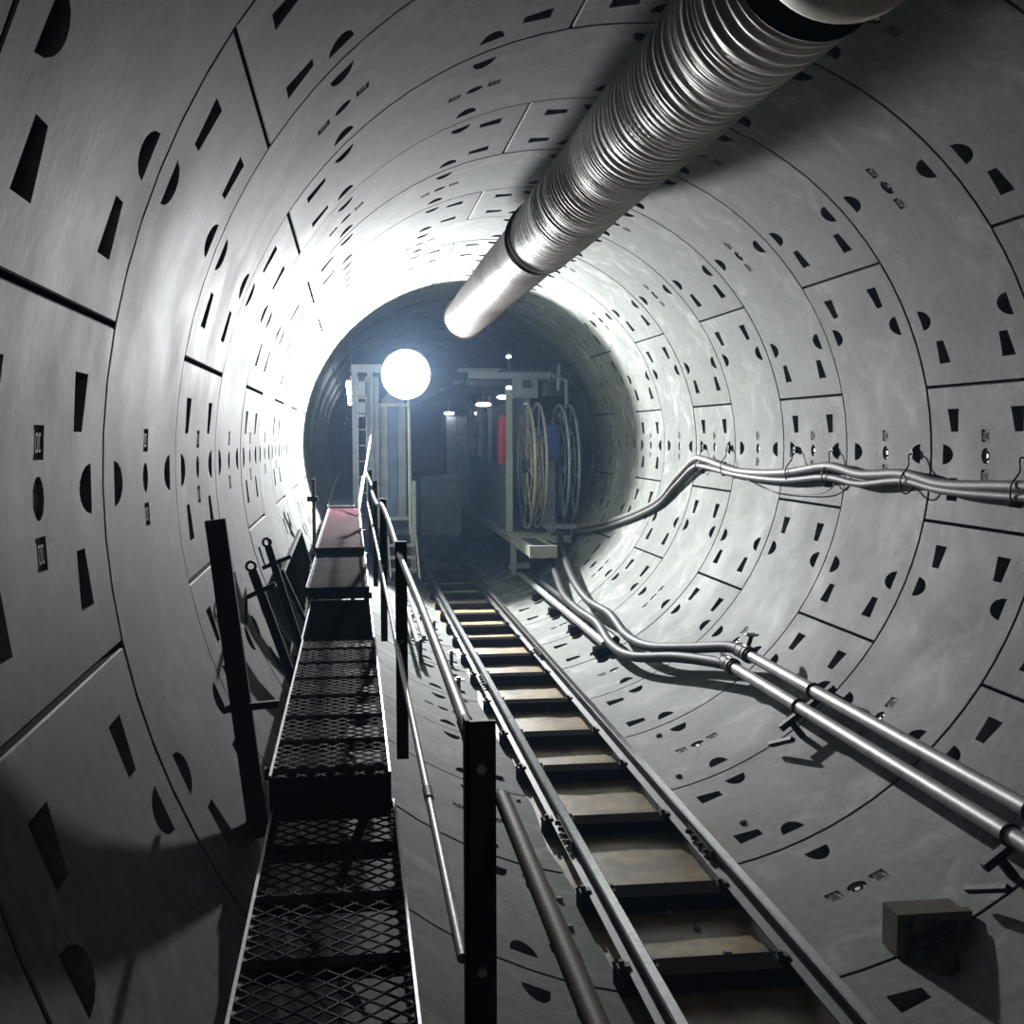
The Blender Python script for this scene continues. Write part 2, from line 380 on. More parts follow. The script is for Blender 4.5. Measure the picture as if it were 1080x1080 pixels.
# ------------------------------------------------------------------ floodlight on its pole
LY, LX, LZ = 20.75, -0.995, 1.205
LN = Vector((-math.sin(math.radians(13)), -math.cos(math.radians(13)), -0.03)).normalized()     # aimed at the walkway side
LU = Vector((0, 0, 1)); LS = LN.cross(LU).normalized(); LU = LS.cross(LN); LC = Vector((LX, LY, LZ))
t = thing('floodlight', 'large round glaring white floodlight on a tall thin pole', 'floodlight', (-.93, 21.0, -1.55))
q = MB(); q.tube([(-.93, 20.9, -1.55), (-.94, 20.9, .9), LC-LN*.30+Vector((0, 0, -.05))], .032, 10); q.build('pole', 'gantry_pale', t)
N = 28; rr = .42
def turned(pf, close=False):
    q = MB(); v = []
    for r_, dy in pf: v += [LC+LN*dy+(LS*math.cos(2*math.pi*k/N)+LU*math.sin(2*math.pi*k/N))*r_ for k in range(N)]
    fs = [(i*N+k, i*N+(k+1) % N, (i+1)*N+(k+1) % N, (i+1)*N+k) for i in range(len(pf)-1) for k in range(N)]
    if close: fs.append(tuple(range((len(pf)-1)*N, len(pf)*N)))
    return q.add(v, fs, True)
turned([(rr+.012, .0), (rr+.02, -.02), (rr*.85, -.16), (rr*.4, -.24), (.02, -.24)]).build('housing', 'gantry_dark', t)
turned([(rr+.012, .0), (rr, .0), (rr*.9, -.045), (rr*.65, -.09), (rr*.35, -.12), (.02, -.125)]).build('glare_dish', 'dish', t)  # dish made wide so its lit face stands for the lamp's glare
bl = [(.09, -.118)]+[(.09*math.cos(k*math.pi/14), -.118+.09*math.sin(k*math.pi/14)) for k in range(1, 7)]+[(.004, -.028)]
turned(bl, True).build('lens', 'lens', t)
q = MB(); q.tube([LC+LS*(rr+.05)-LN*.04, LC+LS*(rr+.06)-LN*.24, LC-LN*.28, LC-LS*(rr+.06)-LN*.24, LC-LS*(rr+.05)-LN*.04], .014, 6); q.build('yoke', 'black', t)

# added fill lamp, unseen behind the viewer, brightens the near end
t = thing('fill_lamp', 'long tubular fill lamp added under the tunnel crown, unseen behind the viewer', 'lamp', (-.6, -5, 2.45))
q = MB(); q.box((-1.5, -5.06, 2.16), (.3, -4.94, 2.22)); q.tube([(-1.2, -5, 2.2), (-1.2, -5, 2.44)], .008, 6); q.tube([(.1, -5, 2.2), (.1, -5, 2.70)], .008, 6); q.build('fixture', 'gantry', t)
q = MB(); q.tube([(-1.48, -5, 2.12), (.28, -5, 2.12)], .045, 12); q.build('tube', 'rearfill', t)

# ------------------------------------------------------------------ ventilation duct
DX, DZ = -.355, 1.788
t = thing('ventilation_duct', 'ribbed silver ventilation duct hung under the tunnel crown', 'duct', (DX, 16.8, DZ))
def duct(ya, yb, r0, name, seed, dz=lambda y: 0.0, step=.012):
    rnd = random.Random(seed); q = MB(); N = 56; n_ = int((yb-ya)/step); v = []
    ph = 0; amp = .003; tgt = .003; per = .05; wr = [(rnd.uniform(.5, 4), rnd.uniform(0, 6.28), rnd.randint(1, 4)) for _ in range(5)]
    for i in range(n_+1):
        y = ya+(yb-ya)*i/n_
        if int(ph/6.283) != int((ph+2*math.pi*step/per)/6.283):
            per = rnd.choice((.03, .04, .05, .07, .11)); tgt = per*rnd.uniform(.004, .04)*(1.0 if y < 8.6 else .3)
        amp += (tgt-amp)*.4
        ph += 2*math.pi*step/per
        for k in range(N):
            a = 2*math.pi*k/N
            r_ = r0 + amp*(1+.6*math.sin(a*2+y*1.7))*math.sin(ph+.9*math.sin(a+y)+.5*math.sin(3*a-2*y)) + .0028*sum(math.sin(wf*y+wp+wk*a) for wf, wp, wk in wr)
            v.append((DX+r_*math.cos(a), y+.05*math.sin(a+1.2), DZ+dz(y)+r_*math.sin(a)))
    q.add(v, [(i*N+k, i*N+(k+1) % N, (i+1)*N+(k+1) % N, (i+1)*N+k) for i in range(n_) for k in range(N)], True)
    return q.build(name, 'duct', t)
duct(10.02, 16.8, .276, 'duct_section', 1); duct(4.05, 9.98, .286, 'duct_section', 2, lambda y: .010*math.sin((y-4)*.85)); duct(-8.5, 3.6, .298, 'duct_section', 3, lambda y: .02, .045)
def hoop(y, r_, tr, name, m_, sl=.04):
    q = MB(); q.tube([(DX+r_*math.cos(2*math.pi*k/40), y+sl*math.sin(2*math.pi*k/40+1.2), DZ+r_*math.sin(2*math.pi*k/40)) for k in range(40)], tr, 8, closed=True); return q.build(name, m_, t)
for y, r_ in ((10.05, .285), (9.93, .290), (9.78, .288)): hoop(y, r_, .010, 'clamp_band', 'black')
hoop(16.82, .278, .014, 'outlet_ring', 'duct_in', .05)
q = MB(); q.tube([(DX, 16.8, DZ), (DX, 14, DZ)], .262, 40, cap=False); q.build('inner_lining', 'duct_in', t)
# wide joint sleeve behind a narrower dark band
q = MB(); N = 48; v = []; pf = [(3.51, .297), (3.57, .312), (3.69, .317), (3.77, .314), (3.80, .304), (3.81, .27)]
for y, r_ in pf: v += [(DX+r_*math.cos(2*math.pi*k/N), y, DZ+r_*math.sin(2*math.pi*k/N)) for k in range(N)]
q.add(v, [(i*N+k, i*N+(k+1) % N, (i+1)*N+(k+1) % N, (i+1)*N+k) for i in range(len(pf)-1) for k in range(N)], True); q.build('joint_sleeve', 'duct_in', t)
q = MB(); q.tube([(DX, 3.75, DZ), (DX, 4.14, DZ)], .270, 40, cap=False); q.build('dark_band', 'black_dull', t)
for y in (-3.0, 2.0):
    q = MB(); q.tube([(DX, y, DZ+.27), (DX, y, math.sqrt(R*R-DX*DX)-.003)], .006, 6); q.build('hanger_wire', 'black', t)

# ------------------------------------------------------------------ walkway
def expanded(x0, x1, y0, y1, z, cxw=.078, cyw=.082, wd=.006, th=0.0):
    q = MB(); ny = int((y1-y0)/(cyw/2)); nxx = int((x1-x0)/(cxw/2)); sx = (x1-x0)/nxx; sy = (y1-y0)/ny
    for j in range(ny):
        for i in range(nxx):
            if (i+j) % 2 == 0: a, b_ = (x0+i*sx, y0+j*sy), (x0+(i+1)*sx, y0+(j+1)*sy)
            else: a, b_ = (x0+(i+1)*sx, y0+j*sy), (x0+i*sx, y0+(j+1)*sy)
            dx, dy = b_[0]-a[0], b_[1]-a[1]; l = math.hypot(dx, dy); px, py = -dy/l*wd/2, dx/l*wd/2
            v = [(a[0]+px, a[1]+py, z), (a[0]-px, a[1]-py, z+th), (b_[0]-px, b_[1]-py, z+th), (b_[0]+px, b_[1]+py, z)]
            v += [(p[0], p[1], p[2]-.006) for p in v]
            q.add(v, [(3,2,1,0), (4,5,6,7), (1,2,6,5), (3,0,4,7)])
    return q
def walkway(name, label, x0, x1, y0, y1, z, deck, bars, solid=False, face=None):
    t = thing(name, label, 'walkway', ((x0+x1)/2, (y0+y1)/2, z-.06), 'walkway sections along the left wall')
    for x, s in ((x0, 1), (x1, -1)):
        q = MB(); q.box((x, y0, z-.065), (x+s*.006, y1, z+.012)); q.box((x, y0, z-.012), (x+s*.035, y1, z-.005))
        o = q.build('stringer', 'black', t)
        q = MB(); q.box((x-.001, y0, z+.012), (x+s*.010, y1, z+.017)); q.build('pale_edge', 'edge', o)  # thin paler strip along the top of each stringer
    for y in bars:
        q = MB(); q.box((x0+.01, y-.03, z-.045), (x1-.01, y+.03, z+.003)); q.build('cross_bar', 'black_dull', t)
    if face:
        q = MB(); q.box((x0, y0-.008, z-face), (x1, y0+.008, z+.006)); q.build('step_face', 'black_dull', t)
    if solid:
        q = MB(); q.box((x0+.01, y0, z-.004), (x1-.01, y1, z+.003))
        q.build('deck_plate', deck, t)
        k = y0+.05; q = MB()
        while k < y1-.03: q.box((x0+.03, k, z+.003), (x1-.03, k+.012, z+.007)); k += .06
        q.build('tread_ridges', deck, t)['kind'] = 'stuff'
    else:
        o = expanded(x0+.008, x1-.008, y0+.01, y1-.01, z).build('mesh_deck', deck, t); o['kind'] = 'stuff'
    return t
def frange(a, b, s):
    o = []
    while a < b: o.append(a); a += s
    return o
walkway('walkway_section', 'nearest black mesh walkway section at the bottom of the view', -2.262, -1.752, -2.0, 5.02, -1.38, 'deck_mesh', frange(-1.5, 5.1, .5))
walkway('walkway_section', 'black mesh walkway section one step up from the nearest one', -2.272, -1.77, 4.98, 8.35, -1.25, 'deck_mesh', frange(5.1, 8.3, .49), face=.135)
walkway('walkway_section', 'dark closed walkway section in front of the pale mesh one', -2.28, -1.775, 8.37, 10.4, -1.25, 'black_dull', [8.5, 9.4], solid=True)
walkway('walkway_section', 'pale worn mesh walkway section before the reddish deck', -2.32, -1.785, 10.3, 13.3, -1.13, 'deck_grey', frange(10.6, 13.2, .5), solid=True, face=.06)
walkway('walkway_section', 'walkway section with reddish deck, stepped up from the pale mesh', -2.32, -1.80, 13.1, 20.2, -1.05, 'deck_red', frange(13.4, 20, 1.0), solid=True, face=.06)
walkway('walkway_section', 'farthest grey walkway section beneath the standing person', -2.34, -1.88, 20.3, 42.0, -1.02, 'deck_grey', frange(20.5, 42, 1.5), solid=True)
# walkway supports under the deck
for i, (y, z) in enumerate(((1.0, -1.445), (3.2, -1.445), (5.4, -1.315), (8.2, -1.315), (10.5, -1.195), (13.2, -1.115), (16.5, -1.115), (19.8, -1.115))):
    t = thing('walkway_bracket', 'black steel bracket under the walkway, %s to the viewer' % (ORD[i] if i == 0 else ORD[i]+' nearest'), 'bracket', (-2.0, y, z-.2), 'brackets under the walkway')
    q = MB(); q.box((-2.32 if z < -1.3 else -2.36, y-.025, z-.05), (-1.76, y+.025, z)); q.build('arm', 'black', t)
    q = MB(); q.bar((-1.80, y, z-.04), (-2.0, y, -math.sqrt(R*R-4.0)+.02), .04, .04); q.build('leg', 'black', t)

# handrail along the right edge of the walkway
t = thing('handrail', 'black posts with steel pipe handrail and mid rail along the walkway', 'handrail', (-1.70, 6, -1.45))
for y, zt, wd in ((-1.4, -.36, .058), (2.25, -.375, .058), (6.0, -.36, .058), (9.5, -.33, .052), (13.0, -.32, .05), (16.4, -.30, .05)):
    q = MB(); q.box((-1.70-wd/2+.02, y-.006, -1.46), (-1.70+wd/2+.02, y+.006, zt)); q.box((-1.70-wd/2+.02, y-.006, -1.46), (-1.70-wd/2+.028, y+.05, zt)); o = q.build('post', 'black', t)
    for zz in (zt-.09, -.86): q = MB(); q.cyl((-1.68, y-.02, zz), (-1.68, y-.006, zz), .010, 6); q.build('bolt', 'galv', o)
q = MB(); q.tube([(-1.635, -2, -.535), (-1.635, 2.28, -.535)], .0165, 10); q.build('hand_rail', 'brown', t)  # near pipe in darker brown, the post's shadow put into its colour
q = MB(); q.tube(smooth_path([(-1.695, 2.27, -.415), (-1.69, 4.0, -.415), (-1.69, 6.0, -.42), (-1.69, 7.6, -.385), (-1.70, 9.2, -.36), (-1.72, 10.0, -.40), (-1.72, 12.6, -.42), (-1.72, 13.2, -.36), (-1.73, 16.6, -.36)], 6), .0145, 10); q.build('hand_rail', 'galv', t)
q = MB(); q.tube([(-1.712, 2.3, -.86), (-1.71, 6.0, -.86), (-1.71, 9.5, -.82), (-1.72, 16.5, -.75)], .0115, 8); q.build('mid_rail', 'galv', t)
for y, z, r_ in ((2.36, -.415, .017), (3.4, -.86, .014)):
    q = MB(); q.tube([(-1.695 if z > -.5 else -1.711, y-.05, z), (-1.695 if z > -.5 else -1.711, y+.05, z)], r_, 10); q.build('pipe_coupling', 'black', t)
# inclined stair rail farther on
t = thing('stair_rail', 'thin pale rail slanting up to the left gantry', 'handrail', (-1.84, 18.2, -1.03))
q = MB(); q.tube([(-1.84, 18.2, -1.03), (-1.56, 21.3, .36)], .018, 8); q.build('slanting_bar', 'edge', t)
q = MB(); q.tube([(-1.83, 18.2, -1.0), (-1.83, 18.6, -.82), (-1.76, 19.4, -.48)], .010, 6); q.build('tie', 'black', t)

# ------------------------------------------------------------------ brackets and panel leaning at the left wall
def wall_bracket(label, y, top, bot, c0, c1, wd, hole=True, hook=False, yt=None, yc=0.0):
    t = thing('wall_bracket', label, 'bracket', (bot[0], y, bot[1]))
    q = MB(); a = Vector((top[0], y if yt is None else yt, top[1])); b_ = Vector((bot[0], y, bot[1])); q.bar(a, b_, wd, .035); q.build('upright', 'black', t)
    d = (a-b_).normalized()
    if hole:
        q = MB(); c = a+d*.03; n_ = Vector((0,1,0)).cross(d)
        q.tube([c+(d*math.cos(k*math.pi/6)+n_*math.sin(k*math.pi/6))*.028 for k in range(12)], .010, 6, closed=True); q.build('eye', 'black', t)
    q = MB(); q.bar((c0[0], y-.03+yc, c0[1]), (c1[0], y-.03+yc, c1[1]), .028, .028); q.build('cross_arm', 'black', t)
    if hook:
        q = MB(); q.bar((c0[0], y-.03, c0[1]), (c0[0]+.0, y-.03, c0[1]-.16), .018, .018); q.build('hook_end', 'black', t)
    return t
wall_bracket('tallest black flat bar bracket leaning on the left wall, nearest of three', 4.93, (-2.463, -.168), (-2.31, -1.47), (-2.43, -.93), (-2.22, -.915), .082, hole=False)
wall_bracket('middle black bracket with an eye and hooked cross arm at the left wall', 7.5, (-2.53, -.66), (-2.235, -1.53), (-2.57, -.82), (-2.39, -.74), .055, hook=True)
wall_bracket('farthest black bracket with an eye, beside the leaning ribbed panel', 8.6, (-2.51, -.61), (-2.235, -1.53), (-2.55, -.76), (-2.35, -.68), .05)
t = thing('leaning_panel', 'black ribbed walkway panel leaning against the left wall', 'panel', (-2.28, 10.5, -1.22))
P0, P1, P2, P3_ = Vector((-2.30, 9.3, -1.23)), Vector((-2.335, 11.9, -1.10)), Vector((-2.43, 11.9, -.76)), Vector((-2.455, 9.3, -.87))
q = MB(); nrm = (P1-P0).cross(P3_-P0).normalized()
for a, b_ in ((P0, P1), (P1, P2), (P2, P3_), (P3_, P0)): q.bar(a, b_, .03, .03, nrm)
q.build('frame', 'black', t)
q = MB(); q.add([P0, P1, P2, P3_, P0-nrm*.004, P1-nrm*.004, P2-nrm*.004, P3_-nrm*.004], [(0,1,2,3), (7,6,5,4)]); q.build('sheet', 'black_dull', t)
for k in range(1, 9):
    u_ = k/9; q = MB(); q.bar(P0.lerp(P1, u_)+nrm*.008, P3_.lerp(P2, u_)+nrm*.008, .02, .012, nrm); q.build('rib', 'black_dull', t)
t = thing('wall_strut', 'rusty angle post standing beside the reddish deck at the left wall', 'post', (-2.36, 14.6, -1.06))
q = MB(); q.box((-2.40, 14.58, -1.25), (-2.36, 14.64, -.35)); q.build('upright', 'brown', t)
q = MB(); q.box((-2.46, 14.58, -.62), (-2.33, 14.66, -.56)); q.build('lug', 'brown', t)

# ------------------------------------------------------------------ pipes on the right wall
def steel_pipe(label, x, z, yend):
    t = thing('steel_pipe', label, 'pipe', (x, 5, z), 'twin steel pipes on the right wall')
    q = MB(); q.tube([(x, YA+.5, z), (x, yend, z)], .051, 18); q.build('pipe_body', 'galv', t)
    for y in (2.4, yend-.12):
        q = MB(); q.tube([(x, y-.07, z), (x, y+.07, z)], .066, 16); q.tube([(x, y-.03, z), (x, y+.03, z)], .078, 16); o = q.build('coupling', 'hose', t)
        q = MB(); q.cyl((x-.03, y-.05, z+.08), (x-.03, y+.05, z+.08), .014, 6); q.build('bolt', 'galv', o)
    return t
steel_pipe('upper of the two galvanised pipes along the right wall', 1.69, -1.865, 10.75); steel_pipe('lower of the two galvanised pipes along the right wall', 1.57, -1.99, 10.85)
for y, lab in ((5.95, 'black pipe bracket at the near end of the twin pipes'), (9.05, 'black pipe bracket under the twin pipes near the hose coupling'), (2.0, 'black pipe bracket under the twin pipes outside the view')):
    t = thing('pipe_bracket', lab, 'bracket', (1.6, y, -2.15))
    q = MB(); q.bar((1.42, y, -2.16), (1.86, y, -1.84), .05, .05); q.build('angle_bar', 'black', t)
    q = MB(); q.bar((1.50, y, -2.10), (1.60, y, -2.225), .05, .05); q.build('foot', 'black', t)
    q = MB(); q.bar((1.80, y, -1.88), (1.93, y, -1.95), .05, .05); q.build('foot', 'black', t)
    q = MB(); q.bar((1.44, y-.22, -2.19), (1.36, y+.06, -2.30), .045, .03); q.build('anchor_lug', 'black', t)
    for x, z in ((1.69, -1.865), (1.57, -1.99)):
        q = MB(); q.tube([(x+.058*math.cos(k*math.pi/8), y, z+.058*math.sin(k*math.pi/8)) for k in range(16)], .009, 6, closed=True); q.build('u_clamp', 'black', t)
hp = [[(1.69, 10.7, -1.865), (1.66, 11.1, -1.875), (1.50, 11.9, -2.02), (1.30, 12.8, -2.16), (1.27, 13.8, -2.20), (1.33, 15.0, -2.13), (1.30, 16.2, -2.13), (1.34, 17.4, -2.05), (1.47, 18.8, -1.95), (1.66, 20.4, -1.80), (1.80, 21.5, -1.70)],
      [(1.57, 10.8, -1.99), (1.50, 11.3, -2.04), (1.37, 12.0, -2.13), (1.15, 13.0, -2.30), (1.13, 14.0, -2.34), (1.20, 15.2, -2.27), (1.18, 16.3, -2.27), (1.20, 17.6, -2.24), (1.30, 18.9, -2.10), (1.45, 20.4, -1.95), (1.6, 21.5, -1.78)]]
for pts, lab in zip(hp, ('thick black hose snaking from the upper pipe to the reels', 'thick black hose snaking from the lower pipe to the reels')):
    t = thing('rubber_hose', lab, 'hose', (pts[4][0], pts[4][1], pts[4][2]-.05), 'hoses joining the twin pipes')
    q = MB(); sp = smooth_path(pts, 8); q.tube(sp, .056, 14); q.build('hose_body', 'hose', t)
    q = MB(); q.tube([pts[0], Vector(pts[0])+Vector((0, .14, 0))], .072, 14); q.tube([Vector(pts[0])+Vector((0, .18, 0)), Vector(pts[0])+Vector((-.005, .22, -.003))], .068, 14); q.build('hose_clamp', 'black', t)
t = thing('valve', 'small valve with round handwheel above the pipe coupling', 'valve', (1.74, 10.75, -1.80))
q = MB(); q.cyl((1.72, 10.75, -1.82), (1.76, 10.75, -1.70), .022, 8); q.build('stem', 'black', t)
q = MB(); q.tube([(1.76+.055*math.cos(k*math.pi/8), 10.75+.055*math.sin(k*math.pi/8), -1.70) for k in range(16)], .011, 6, closed=True); q.box((1.71, 10.74, -1.706), (1.81, 10.76, -1.694)); q.build('handwheel', 'galv', t)
# pipe on blocks beyond the right rail
t = thing('drain_pipe', 'short pipe pair lying on black blocks right of the track', 'pipe', (1.12, 17, -2.42))
for dx, dz in ((0, 0), (.13, .05)):
    q = MB(); q.tube([(1.10+dx, 14.2, -2.37+dz), (1.10+dx, 23, -2.37+dz)], .05, 12); q.build('pipe_body', 'galv' if dx == 0 else 'hose', t)
for i, y in enumerate((14.3, 16.0, 17.7, 19.4)):
    s = thing('support_block', 'black block under the short pipe pair, %s to the viewer' % (ORD[i] if i == 0 else ORD[i]+' nearest'), 'block', (1.12, y, -2.52), 'blocks under the short pipes')
    q = MB(); q.box((.98, y-.10, -2.53), (1.32, y+.10, -2.425)); q.box((1.02, y-.07, -2.56), (1.1, y+.07, -2.52)); q.build('block', 'black_dull', s)
    q = MB(); q.box((1.17, y-.03, -2.425), (1.19, y+.03, -2.36)); q.build('stop', 'black', s)
# cables on hangers along the right springline
cp = [(2.665, -3, -.10), (2.665, 2, -.16), (2.665, 5.5, -.15), (2.66, 7.77, -.19), (2.655, 8.83, -.215), (2.665, 9.55, -.17), (2.66, 10.4, -.215), (2.665, 11.2, -.165), (2.655, 12.4, -.24), (2.65, 13.9, -.26), (2.66, 15.3, -.18), (2.655, 15.8, -.20), (2.62, 16.55, -.46), (2.53, 17.5, -.85), (2.30, 19.9, -1.33), (2.10, 21.6, -1.52)]
for k, (lab, dx, dz, r_) in enumerate((('thick grey cable slung along the right wall on hooks', 0, 0, .045), ('second grey cable lying just under the thick one on the right wall', -.015, -.075, .034))):
    t = thing('power_cable', lab, 'cable', (2.65, 10, -.2), 'cables on the right wall')
    q = MB(); sp = smooth_path([(x+dx, y, z+dz+.018*math.sin(y*1.3+k*2)) for x, y, z in cp], 8); q.tube(sp, r_, 12); q.build('cable_run', 'cable', t)
t = thing('thin_wire', 'thin pale wire drooping below the cables on the right wall', 'wire', (2.66, 12.8, -.4))
q = MB(); q.tube(smooth_path([(2.67, 11.0, -.30), (2.66, 11.4, -.42), (2.655, 12.6, -.46), (2.66, 13.4, -.40), (2.67, 14.4, -.26)], 8), .007, 6); q.build('wire_run', 'cable', t)
for i, y in enumerate((7.86, 9.55, 11.24, 12.24, 14.5, 15.6)):
    t = thing('cable_hook', 'small steel hook holding the wall cables, %s from the right edge' % ORD[i], 'hook', (2.72, y, -.02), 'hooks for the wall cables')
    q = MB(); q.tube(smooth_path([(2.80, y, .0), (2.71, y, .0), (2.68, y-.02, -.03), (2.665, y-.05, -.10), (2.60, y-.05, -.20), (2.61, y-.05, -.31), (2.66, y-.05, -.33), (2.72, y-.04, -.28)], 5), .007, 6); q.build('hook_rod', 'black', t)
    q = MB(); q.cyl((2.74, y, 0), (2.71, y, 0), .04, 6); q.build('nut', 'black', t)

# ------------------------------------------------------------------ box and small things on the invert
t = thing('junction_box', 'small grimy open-fronted box standing on the lining at the lower right', 'box', (1.1, 5.96, -2.5))
def jp(name, *bx):
    q = MB()
    for a, b_ in bx: q.box(a, b_)
    return q.build(name, 'box', t)
jp('top_wall', ((.90, 5.87, -2.405), (1.28, 6.05, -2.36))); jp('side_wall', ((.90, 5.87, -2.585), (.945, 6.05, -2.405))); jp('side_wall', ((1.235, 5.87, -2.45), (1.28, 6.05, -2.405)))
jp('back_wall', ((.945, 6.01, -2.56), (1.235, 6.05, -2.405))); jp('lug', ((1.28, 5.89, -2.42), (1.33, 5.95, -2.37))); jp('cable_gland', ((.98, 5.845, -2.44), (1.02, 5.875, -2.37)))
t = thing('floor_pipe', 'short steel pipe pair on stands left of the track', 'pipe', (-1.16, 15.5, -2.3))
for dx in (0, .09):
    q = MB(); q.tube([(-1.20+dx, 13.6+dx*4, -2.19), (-1.20+dx, 18.8, -2.19)], .028, 10); q.build('pipe_body', 'galv', t)
for y in (14.0, 16.0, 18.0):
    q = MB(); q.box((-1.25, y-.02, -2.235), (-1.06, y+.02, -2.215)); q.box((-1.17, y-.02, -2.50), (-1.13, y+.02, -2.22)); q.build('stand', 'black', t)
for i, (x, y) in enumerate(((-.84, 18.3), (-.79, 17.0), (-1.0, 16.9), (-.80, 12.9), (-.74, 14.6))):
    z = -math.sqrt(R*R-x*x)
    t = thing('anchor_stud', 'short anchor stud on the lining left of the track, %s' % ('behind the floor pipe end', 'with washer beside the floor pipe', 'close against the floor pipe stands', 'nearest to the viewer', 'second nearest to the viewer')[i], 'stud', (x, y, z), 'studs left of the track')
    q = MB(); q.cyl((x, y, z-.03), (x, y, z+.16), .022, 8); q.build('shank', 'black', t)
    q = MB(); q.box((x-.06, y-.04, z+.14), (x+.06, y+.04, z+.155)); q.cyl((x, y, z+.155), (x, y, z+.18), .03, 6); q.build('washer', 'edge', t)
rs = random.Random(11)
for i in range(26):
    x = rs.choice((rs.uniform(-.38, .25), rs.uniform(.5, .9), rs.uniform(-.95, -.62))); y = rs.uniform(5, 15)
    z = max(-2.682, -math.sqrt(R*R-x*x)); s = rs.uniform(.012, .034)
    q = MB(); v = []; N = 7
    for k, (h, r_) in enumerate(((-.3, .8), (.3, 1), (.8, .55))): v += [(x+s*r_*rs.uniform(.7, 1.2)*math.cos(2*math.pi*j/N), y+s*r_*rs.uniform(.7, 1.2)*math.sin(2*math.pi*j/N), z+s*h) for j in range(N)]
    q.add(v, [(r_*N+j, r_*N+(j+1) % N, (r_+1)*N+(j+1) % N, (r_+1)*N+j) for r_ in range(2) for j in range(N)]+[tuple(range(2*N, 3*N))])
    o = q.build('pebble', 'stone', origin=(x, y, z)); tag(o, 'small pale stone chip lying on the invert by the rails', 'stone', 'stone chips along the track')

# ------------------------------------------------------------------ left gantry
t = thing('left_gantry', 'grey steel backup gantry with panels, ladder and steps left of the track', 'gantry', (-1.35, 24, -2.0))
def part(name, m_, *boxes):
    q = MB()
    for a, b_ in boxes: q.box(a, b_)
    return q.build(name, m_, t)
for x in (-1.86, -1.59): part('post', 'gantry', ((x-.05, 21.6, -1.9), (x+.05, 21.7, 1.28)))
part('post', 'gantry_pale', ((-.90, 21.5, -2.3), (-.80, 21.6, -.65)))
part('post', 'gantry', ((-1.86, 27, -1.9), (-1.76, 27.1, 1.28))); part('post', 'gantry', ((-1.86, 32, -1.9), (-1.76, 32.1, 1.28))); part('post', 'gantry', ((-.95, 30, -2.4), (-.85, 30.1, 1.28)))
part('front_panel', 'gantry', ((-1.54, 21.66, -1.5), (-1.44, 21.69, 1.2)))
for x0, x1, m_ in ((-1.43, -1.28, 'gantry'), (-1.27, -1.11, 'gantry_blue'), (-1.10, -.96, 'gantry')): part('blue_panel', m_, ((x0, 21.75, -1.3), (x1, 21.79, .68)))
part('panel_rail', 'gantry_pale', ((-1.43, 21.70, -1.36), (-.9, 21.76, -1.30))); part('panel_rail', 'gantry_pale', ((-1.43, 21.70, .68), (-.9, 21.76, .74)))
part('top_beam', 'gantry', ((-1.92, 21.6, 1.28), (-.85, 21.75, 1.42))); part('roof_deck', 'gantry_dark', ((-1.95, 21.75, 1.30), (-.8, 40, 1.36)))
part('floor_deck', 'gantry_dark', ((-1.74, 21.6, -1.62), (-.83, 40, -1.52))); part('side_wall', 'gantry_dark', ((-.96, 22.3, -1.52), (-.93, 40, 1.3)))
part('side_panel', 'white', ((-1.86, 28, -1.0), (-1.83, 34, .9))); part('side_panel', 'gantry', ((-1.86, 34.2, -1.0), (-1.83, 40, 1.1)))
for z in (.98, .62): part('switch_box', 'gantry', ((-1.80, 21.5, z-.13), (-1.64, 21.62, z+.13)))
for k, z in enumerate((-1.78, -1.98, -2.18)): part('step', 'gantry_pale', ((-1.28, 21.3-k*.18, z-.02), (-.82, 21.52-k*.18, z+.02)))
q = MB(); q.bar((-.80, 21.55, -1.65), (-.78, 20.85, -2.32), .05, .03, (1,0,0)); q.build('step_stringer', 'gantry_pale', t)
q = MB(); q.bar((-1.30, 21.55, -1.65), (-1.28, 20.85, -2.32), .05, .03, (1,0,0)); q.build('step_stringer', 'gantry_pale', t)
part('skid', 'gantry_dark', ((-1.3, 21.8, -2.36), (-.8, 38, -2.2)))
t = thing('ladder', 'narrow upright ladder on the side of the left gantry', 'ladder', (-1.74, 21.55, -1.0))
for x in (-1.82, -1.66): part('stile', 'edge', ((x-.012, 21.5, -1.0), (x+.012, 21.53, 1.2)))
for k in range(8): part('rung', 'edge', ((-1.82, 21.50, -.86+k*.28), (-1.66, 21.53, -.84+k*.28)))
for i, y in enumerate((25.2, 29.5, 34.0, 39.0)):
    t = thing('strip_light', 'white strip light on the outer side of the left gantry, %s to the viewer' % (ORD[i] if i == 0 else ORD[i]+' nearest'), 'lamp', (-1.97, y, 1.2), 'strip lights on the left gantry')
    part('fixture', 'gantry', ((-2.02, y-.9, 1.26), (-1.93, y+.9, 1.30)))
    q = MB(); q.tube([(-1.975, y-.85, 1.195), (-1.975, y+.85, 1.195)], .055, 10); q.build('tube', 'tube', t)

